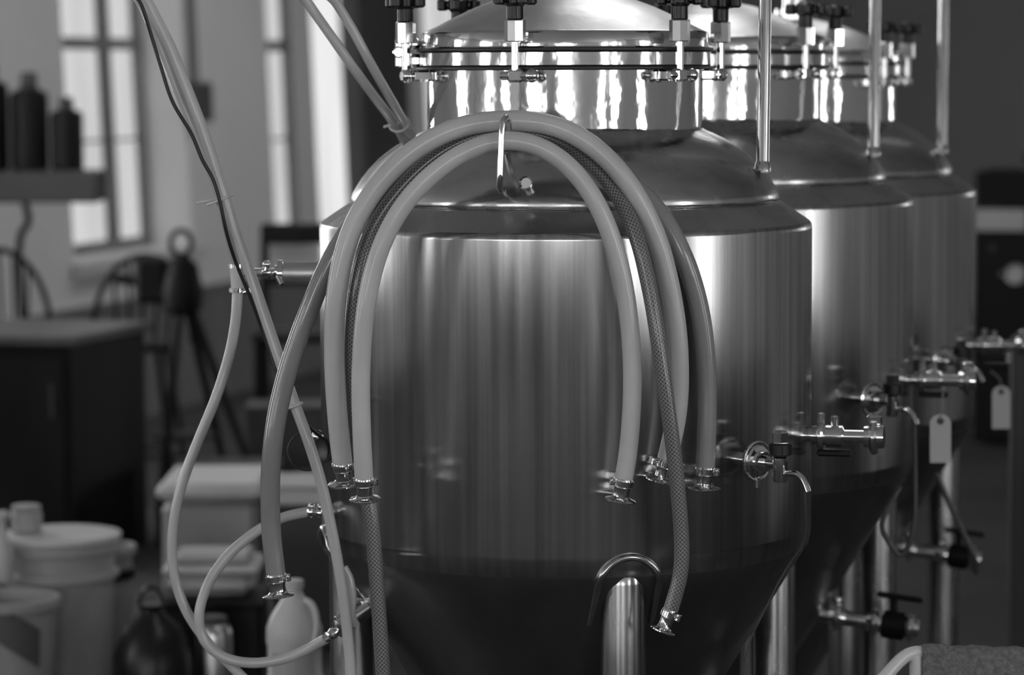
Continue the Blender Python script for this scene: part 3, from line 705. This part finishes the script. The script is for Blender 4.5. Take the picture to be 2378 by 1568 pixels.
for i in range(nx + 1):
    px = 2139 + (2500 - 2139) * i / nx
    base = P(px, 1518 + 12 * (px - 2139) / 361, 5.2); rr = .0135
    for j in range(ns + 1):
        s_ = (j / ns - .5) * 2      # -1 front bottom .. 1 back bottom
        dz = abs(s_)
        if dz < .25: a = s_ / .25 * PI / 2; p = base + Vector((0, math.sin(a) * rr, math.cos(a) * rr + .001))
        else:
            sg = 1 if s_ > 0 else -1; dl = (dz - .25) / .75
            wob = .004 * math.sin(px * .05 + dl * 2) * dl + .003 * math.sin(px * .021)
            p = base + Vector((.0, sg * (rr + .004 * dl) + wob, -dl * .3 + .001))
        p += Vector((0, 0, .0012 * math.sin(px * .07) + .0008 * math.sin(px * .19)))
        vs.append(p)
fs = [(i * (ns + 1) + j, (i + 1) * (ns + 1) + j, (i + 1) * (ns + 1) + j + 1, i * (ns + 1) + j + 1) for i in range(nx) for j in range(ns)]
tw = mb.add(vs, fs).build('towel', 'towel'); tag(tw, 'grey terry towel draped over the white rail at bottom right', 'towel')
sm = tw.modifiers.new('thick', 'SOLIDIFY'); sm.thickness = .003; sm.offset = 1

# ------------------------------------------------------------------ right background: black cabinet with gauge
R0 = Matrix((u.cross(Vector((0, 0, 1))), u, Vector((0, 0, 1)))).transposed()   # local x right, y away
xr = u.cross(Vector((0, 0, 1)))
c0 = P(2375, 1031, 16.0); c0 = Vector((P(2262, 700, 16.0).x, 16.0, 0))
def loc(base, x, y, z): return base + xr * x + u * y + Vector((0, 0, z))
bc = thing('black_cabinet', 'tall black cabinet with pale label band and round gauge behind the farthest tank', 'cabinet', c0)
mb = MB(); mb.box(loc(c0, .35, .3, .74), (.7, .6, 1.44), R0, .01); mb.build('body', 'blackm', bc)
mb = MB(); mb.box(loc(c0, .14, -.012, P(2300, 510, 16).z), (.27, .02, .115), R0, .004); mb.build('label_band', 'paper', bc)
g = P(2355, 637, 15.9); g = Vector((g.x, g.y, g.z))
mb = MB(); mb.lathe([(0, .05), (.004, .052), (.03, .052), (.034, .04)], loc(c0, .225, -.002, g.z), -u, 28); gg = mb.build('gauge', 'paper', bc)
mb = MB(); mb.tube([loc(c0, .225, -.036, g.z) + (xr * math.cos(t) + Vector((0, 0, 1)) * math.sin(t)) * .05 for t in [2 * PI * k / 24 for k in range(24)]], .005, 8, closed=True); mb.build('bezel', 'chrome', gg)
mb = MB(); mb.lathe([(0, .018), (.02, .016), (.03, .008)], loc(c0, .145, -.002, g.z), -u, 18); mb.build('knob', 'chrome', bc)
mb = MB(); mb.lathe([(0, .018), (.01, .02), (.02, .012)], loc(c0, .10, -.002, P(2300, 575, 16).z), -u, 18); mb.build('knob', 'darkgrey', bc)
mb = MB(); mb.box(loc(c0, .16, -.06, P(2330, 830, 16).z), (.17, .12, .022), R0, .006); mb.box(loc(c0, .21, -.06, P(2330, 815, 16).z), (.05, .06, .07), R0, .006); mb.build('drip_tray', 'chrome', bc)
t = thing('metal_lamp', 'small pale rounded fitting standing on top of the black cabinet', 'fitting', loc(c0, .24, .25, 1.46))
MB().lathe([(0, .04), (.01, .045), (.03, .02), (.05, .03), (.075, .035), (.095, .02), (.1, .004)], loc(c0, .24, .25, 1.46), (0, 0, 1), 20).build('body', 'shoulder', t)
# dark bin at right edge
c1 = Vector((P(2358, 1000, 9.2).x, 9.2, 0))
t = thing('dark_locker', 'dark grey metal locker cut off by the right edge of the photo', 'locker', c1)
mb = MB(); mb.box(loc(c1, .25, .1, .6), (.5, .5, 1.2), R0, .01); mb.build('body', 'darkgrey', t)
mb = MB(); mb.box(loc(c1, .25, -.155, .62), (.44, .012, 1.08), R0, .004); mb.build('door', 'darkgrey', t)

# ------------------------------------------------------------------ left background
# black counter
k0 = P(165, 777, 12.0); k0 = Vector((k0.x, 12.0, 0))
ct = thing('bar_counter', 'black bar counter with grey worktop at left, under the hoop-backed chairs', 'counter', k0)
mb = MB(); mb.box(loc(k0, -.53, .375, .96 - .03), (1.1, .79, .04), R0, .006); mb.build('worktop', 'topwood', ct)
mb = MB(); mb.box(loc(k0, -.53, .375, .455), (1.04, .72, .91), R0, .004); mb.build('body', 'blackwood', ct)
for i in range(3):
    mb = MB(); mb.box(loc(k0, -.19 - .34 * i, .008, .47), (.31, .016, .8), R0, .006); dd = mb.build('door', 'blackwood', ct)
    mb = MB(); mb.rod(loc(k0, -.08 - .34 * i, -.02, .62), loc(k0, -.08 - .34 * i, -.02, .76), .007); mb.build('handle', 'darkgrey', dd)
# hoop back chairs
def hoop_chair(base, fw_, label, Hh=1.2, seatz=.72):
    t = thing('hoop_back_stool', label, 'chair', base, 'black hoop-backed bar chairs')
    side = fw_.cross(Vector((0, 0, 1))); up = Vector((0, 0, 1))
    mb = MB(); mb.lathe([(0, .17), (.01, .2), (.03, .205), (.04, .19)], base + up * seatz, (0, 0, 1), 28); mb.build('seat', 'blackwood', t)
    hp = [base - fw_ * (.16 + .06 * math.sin(a)) + side * (-.23 * math.cos(a)) + up * (seatz + .04 + (Hh - seatz - .04) * math.sin(a) ** .8) for a in [PI * k / 24 for k in range(25)]]
    MB().tube(hp, .014, 10).build('hoop', 'blackwood', t)
    for k in range(5):
        x = -.14 + .07 * k; hz = seatz + .04 + (Hh - seatz - .04) * max(0, 1 - (x / .23) ** 2) ** .4
        MB().cyl(base - fw_ * .15 + side * x * .8 + up * (seatz + .03), base - fw_ * .215 + side * x + up * hz, .0075, 8).build('spindle', 'blackwood', t)
    for sx in (-1, 1):
        for sy in (-1, 1):
            MB().cyl(base + side * sx * .12 + fw_ * sy * .12 + up * (seatz + .005), base + side * sx * .21 + fw_ * sy * .21, .015, 10).build('leg', 'blackwood', t)
    for sx in (-1, 1):
        MB().cyl(base + side * sx * .175 + fw_ * .172 + up * .3, base + side * sx * .175 - fw_ * .172 + up * .3, .009, 8).build('stretcher', 'blackwood', t)
    for sy in (-1, 1):
        MB().cyl(base + side * .183 + fw_ * .183 * sy + up * .24, base - side * .183 + fw_ * .183 * sy + up * .24, .009, 8).build('stretcher', 'blackwood', t)
def gp(px, Y): p = P(px, 900, Y); return Vector((p.x, Y, 0))
hoop_chair(gp(30, 13.9), Vector((.1, .99, 0)).normalized(), 'black hoop-backed spindle stool at the far left behind the counter')
hoop_chair(gp(318, 13.9), Vector((-.3, .95, 0)).normalized(), 'black hoop-backed spindle stool between counter and tripod stand', 1.17)
# tripod stand
b = gp(425, 13.0)
t = thing('tripod_stand', 'black tripod-legged stand with a ring on top, right of the counter', 'stand', b)
up = Vector((0, 0, 1))
zr = P(425, 565, 13).z
mb = MB(); mb.tube([b + Vector((.045 * math.cos(a), 0, zr + .055 * math.sin(a))) for a in [2 * PI * k / 24 for k in range(24)]], .012, 10, closed=True); mb.build('ring', 'blackm', t)
z1, z0 = P(425, 600, 13).z, P(425, 720, 13).z
mb = MB(); mb.lathe([(z0 - .02, .06), (z0, .085), (z0 + .08, .095), (z1 - .03, .07), (z1 + .01, .03)], b, (0, 0, 1), 24); mb.box(b + Vector((-.13, 0, (z0 + z1) / 2 + .02)), (.14, .1, .2), None, .02); mb.build('head', 'blackm', t)
MB().cyl(b + Vector((-.04, -.02, z0 + .1)), b + Vector((-.28, -.02, z0 + .14)), .02, 12).build('arm', 'blackm', t)
for (x, y) in ((.40, -.1), (-.08, -.3), (-.16, .35), (.2, .3)):
    MB().cyl(b + Vector((x * .1, y * .1, z0 + .02)), b + Vector((x, y, 0)), .02, 12, .014).build('leg', 'blackm', t)
MB().lathe([(0, .14), (.012, .145), (.02, .12)], b + Vector((0, 0, .42)), (0, 0, 1), 20).build('tray', 'blackm', t)
# dark high chair behind tank edge
b = gp(690, 14.2)
t = thing('dark_high_chair', 'dark tall chair with straight top rail seen left of the nearest tank', 'chair', b)
for sx in (-.17, .17):
    MB().cyl(b + Vector((sx, .16, .0)), b + Vector((sx * .95, .2, P(690, 535, 14.3).z)), .022, 10).build('rear_post', 'blackwood', t)
    MB().cyl(b + Vector((sx, -.18, .0)), b + Vector((sx, -.16, .76)), .02, 10).build('front_leg', 'blackwood', t)
mb = MB(); mb.box(b + Vector((0, .19, P(690, 545, 14.3).z)), (.36, .03, .10), None, .01); mb.build('top_rail', 'blackwood', t)
mb = MB(); mb.box(b + Vector((0, .18, P(690, 655, 14.3).z)), (.34, .02, .05), None, .008); mb.build('back_rail', 'blackwood', t)
mb = MB(); mb.box(b + Vector((0, 0, .76)), (.4, .4, .05), None, .02); mb.build('seat', 'blackwood', t)
# shelf stand with black crates
b = gp(40, 14.6)
t = thing('display_shelf', 'dark wooden shelf board on black posts in front of the left window', 'shelf', b)
zz0, zz1 = P(100, 468, 14.6).z, P(100, 396, 14.6).z
mb = MB(); mb.box(b + Vector((-.0, 0, (zz0 + zz1) / 2)), (.86, .36, zz1 - zz0), None, .008); mb.build('board', 'darkgrey', t)
for x in (-.35, .08):
    MB().tube(smooth_pts(spline([b + Vector((x - .03, 0, zz0 + .01)), b + Vector((x - .01, 0, zz0 - .1)), b + Vector((x - .06, 0, zz0 - .22)), b + Vector((x - .04, 0, .6)), b + Vector((x - .04, 0, 0))], 6), 2), .018, 10).build('post', 'blackm', t)
GS = 'black ribbed tubs on the dark shelf'
for i, (x, h, r_) in enumerate(((-.31, .45, .095), (-.11, .52, .093), (.082, .47, .093), (.262, .35, .08))):
    q = b + Vector((x, 0, zz1 + .001))
    names = ['black canister at the far left end of the shelf', 'tallest black canister with narrow cap on the shelf', 'black canister just left of the shorter one at the shelf end', 'short black canister at the right end of the shelf']
    t = thing('black_canister', names[i], 'canister', q, 'black canisters on the dark shelf')
    MB().lathe([(0, r_ * .9), (.01, r_), (h * .75, r_), (h * .8, r_ * .93), (h * .84, r_ * .5)], q, (0, 0, 1), 28).build('body', 'blackm', t)
    MB().lathe([(h * .83, r_ * .42), (h * .85, r_ * .46), (h, r_ * .42), (h + .004, r_ * .3)], q, (0, 0, 1), 20).build('cap', 'darkgrey', t)

# clutter at lower left ------------------------------------------------
def open_tub(name, c, ra, rb, h, m, label, cat, rim=.012, group=None, seg=40, sx=1.0):
    t = thing(name, label, cat, c, group)
    mb = MB(); mb.lathe([(0, ra * .96), (.008, ra), (h - .03, rb * .98), (h - .028, rb + rim), (h - .004, rb + rim), (h, rb + rim * .6), (h, rb - .004), (h - .02, rb - .006), (.02, ra - .008), (.018, .001)], c, (0, 0, 1), seg, caps=False)
    mb.lathe([(0, ra * .96), (.0005, .001)], c, (0, 0, 1), seg, caps=False)
    ob = mb.build('body', m, t)
    return t
c = gp(135, 9.5)
t = open_tub('white_bucket', c, .15, .175, .52, 'offwhite', 'largest pale bucket at lower left, topped by a round lid', 'bucket')
mb = MB(); mb.lathe([(.40, .178), (.405, .184), (.42, .184), (.425, .178)], c, (0, 0, 1), 40); mb.build('band', 'offwhite', t)
c = gp(10, 9.15); t = open_tub('white_bucket', c, .13, .15, .40, 'offwhite', 'lower pale bucket with a tilted dark label, cut off by the left edge', 'bucket')
# label patch wrapped on the bucket
mb = MB(); vs = []; fs = []
for i in range(9):
    for j in range(5):
        a = math.radians(-8 + 7 * i); z = .22 + .12 * j / 4 + .07 + (-.012 * i)
        r_ = .13 + .02 * z / .4 + .002; vs.append(c + Vector((math.sin(a) * r_ * 1.02, -math.cos(a) * r_ * 1.02, z)))
fs = [(i * 5 + j, (i + 1) * 5 + j, (i + 1) * 5 + j + 1, i * 5 + j + 1) for i in range(8) for j in range(4)]
mb.add(vs, fs).build('label_patch', 'label', t)

c = gp(232, 9.9)
t = open_tub('grey_pail', c, .085, .1, .44, 'offwhite', 'grey pail with dark rim band right of the large pale bucket', 'bucket')
mb = MB(); mb.lathe([(.33, .102), (.335, .108), (.36, .11), (.365, .104)], c, (0, 0, 1), 36); mb.build('handle_band', 'blackp', t)
# small items standing on a lid over the big bucket
cl = gp(135, 9.5)
t = thing('bucket_lid', 'pale round lid resting on the large bucket, carrying small jars', 'lid', cl + Vector((0, 0, .521)))
MB().lathe([(0, .188), (.006, .192), (.02, .19), (.024, .17), (.026, .001)], cl + Vector((0, 0, .521)), (0, 0, 1), 40).build('disc', 'white', t)
q = cl + Vector((-.105, -.02, .548))
t = thing('glass_jar', 'squat grey jar on the bucket lid, right of the slim bottle', 'jar', q)
MB().lathe([(0, .045), (.006, .05), (.06, .05), (.07, .042)], q, (0, 0, 1), 24).build('body', 'offwhite', t)
MB().lathe([(.066, .044), (.07, .046), (.084, .046), (.087, .04)], q, (0, 0, 1), 24).build('cap', 'offwhite', t)
q = Vector((P(6, 1300, 9.3).x, 9.3, .421)); 
t = thing('slim_bottle', 'slim white bottle standing at the left edge above the buckets', 'bottle', q)
MB().lathe([(0, .03), (.006, .034), (.10, .034), (.13, .018), (.15, .014), (.2, .014)], q, (0, 0, 1), 20).build('body', 'white', t)
MB().lathe([(.195, .018), (.198, .024), (.215, .024), (.22, .018)], q, (0, 0, 1), 20).build('cap', 'white', t)
# white chest with folded pale sacks
c = gp(490, 10.4)
t = thing('white_chest', 'low white lidded chest behind the looped vinyl tube', 'chest', c)
mb = MB(); mb.box(c + Vector((-.01, .25, .26)), (.34, .5, .5), None, .03); mb.build('body', 'offwhite', t)
mb = MB(); mb.box(c + Vector((-.01, .24, .545)), (.37, .54, .06), None, .02); mb.build('lid', 'white', t)
q = gp(728, 10.3)
t = thing('dark_carton', 'dark carton under a pale flat box, seen between the back hose and the nearest tank', 'box', q, 'dark crates stacked against the wall')
mb = MB(); mb.box(q + Vector((0, .2, .25)), (.30, .36, .49), None, .008); mb.build('body', 'darkgrey', t)
q2_ = q + Vector((0, .2, .502))
t = thing('flat_box', 'pale flat box lying on the dark carton left of the nearest tank', 'box', q2_)
mb = MB(); mb.box(q2_ + Vector((0, 0, .03)), (.32, .34, .056), None, .008); mb.build('body', 'white', t)
mb = MB(); mb.box(q2_ + Vector((0, 0, .066)), (.325, .345, .014), None, .004); mb.build('lid', 'offwhite', t)
q = gp(485, 9.6); hz = P(485, 1385, 9.6).z
t = thing('black_crate', 'black plastic crate under the shallow white tray', 'crate', q)
mb = MB(); mb.box(q + Vector((0, .1, hz / 2)), (.33, .3, hz - .004), None, .015); mb.build('body', 'blackp', t)
mb = MB(); mb.box(q + Vector((0, .1, hz - .02)), (.35, .32, .03), None, .01); mb.build('rim', 'blackp', t)
t = thing('white_tray', 'shallow rounded white tray on the black crate', 'tray', q + Vector((0, .1, hz + .002)))
mb = MB(); zz = hz + .002
mb.box(q + Vector((0, .1, zz + .035)), (.27, .26, .07), None, .03); mb.build('body', 'white', t)
mb = MB(); mb.box(q + Vector((0, .1, zz + .085)), (.31, .30, .03), None, .014); mb.build('rim', 'white', t)
mb = MB(); mb.box(q + Vector((.0, .1, zz + .115)), (.25, .24, .03), None, .014); mb.build('folded_liner', 'offwhite', t)
# black bag on the floor
q = gp(345, 9.0)
t = thing('black_bag', 'round black bag on the floor right of the buckets', 'bag', q)
MB().lathe([(0, .07), (.01, .095), (.12, .125), (.25, .12), (.33, .085), (.37, .04), (.385, .035), (.40, .045)], q, (0, 0, 1), 28).build('body', 'blackp', t)
MB().tube([q + Vector((.035 * math.cos(a), 0, .40 + .05 * math.sin(a))) for a in [PI * k / 12 for k in range(13)]], .006, 8).build('loop', 'blackp', t)
q = gp(490, 9.05)
t = thing('grey_canister', 'grey canister standing low in front of the black crate', 'canister', q)
MB().lathe([(0, .05), (.006, .055), (.30, .055), (.32, .05), (.33, .04)], q, (0, 0, 1), 24).build('body', 'shoulder', t)
MB().lathe([(.325, .036), (.33, .04), (.35, .04), (.354, .034)], q, (0, 0, 1), 20).build('cap', 'darkgrey', t)
# dark boxes behind
GB = 'dark crates stacked against the wall'
for i, (px, Y, wd, h, z0, lab) in enumerate(((660, 13.2, .34, .52, 0, 'dark carton standing on the floor under the tall chair'), (520, 12.4, .42, .36, 0, 'wide dark carton low behind the white chest'), (765, 12.4, .3, .3, 0, 'small dark carton right of the wide one'))):
    q = gp(px, Y); t = thing('dark_carton', lab, 'box', q + Vector((0, 0, z0)), GB)
    mb = MB(); mb.box(q + Vector((0, .15, z0 + h / 2)), (wd, .3, h - .002), None, .006); mb.build('body', 'darkgrey', t)
    mb = MB(); mb.box(q + Vector((0, .15, z0 + h + .004)), (wd + .02, .32, .012), None, .003); mb.build('lid', 'darkgrey', t)
# plastic jug
q = Vector((P(684, 1500, 7.6).x, 7.6, 0)); zt_ = P(684, 1350, 7.6).z; hz = zt_ - .30
st = thing('jug_stool', 'small dark stool holding the white plastic jug', 'stool', q)
sh = zt_ - .345
mb = MB(); mb.box(q + Vector((0, 0, sh - .015)), (.26, .26, .03), None, .008); mb.build('seat', 'blackwood', st)
for sx in (-1, 1):
    for sy in (-1, 1): MB().cyl(q + Vector((sx * .1, sy * .1, sh - .02)), q + Vector((sx * .12, sy * .12, 0)), .012, 10).build('leg', 'blackwood', st)
base = q + Vector((0, 0, sh + .001))
t = thing('plastic_jug', 'white plastic gallon jug with rounded shoulders left of the nearest tank', 'jug', base)
J = [(0, .062), (.006, .069), (.02, .072), (.10, .072), (.105, .069), (.18, .069), (.19, .0725), (.225, .071), (.25, .062), (.275, .047), (.298, .032), (.315, .022), (.322, .02), (.345, .02)]
MB().lathe(J, base, (0, 0, 1), 40).build('body', 'white', t)
MB().lathe([(.326, .0215), (.328, .025), (.346, .025), (.349, .021)], base, (0, 0, 1), 24).build('cap', 'white', t)
hp = [base + Vector((.03, -.03, .30)), base + Vector((.05, -.045, .29)), base + Vector((.062, -.055, .25)), base + Vector((.055, -.058, .20)), base + Vector((.045, -.055, .185))]
MB().tube(smooth_pts(spline(hp, 6), 3), .008, 10).build('handle', 'white', t)
mb = MB(); vs = []
for i in range(11):
    for j in range(2):
        a = math.radians(-50 + 10 * i); vs.append(base + Vector((math.sin(a) * .0705, -math.cos(a) * .0705, .11 + .06 * j)))
mb.add(vs, [(i * 2, i * 2 + 2, i * 2 + 3, i * 2 + 1) for i in range(10)]).build('label_patch', 'offwhite', t)
world0()
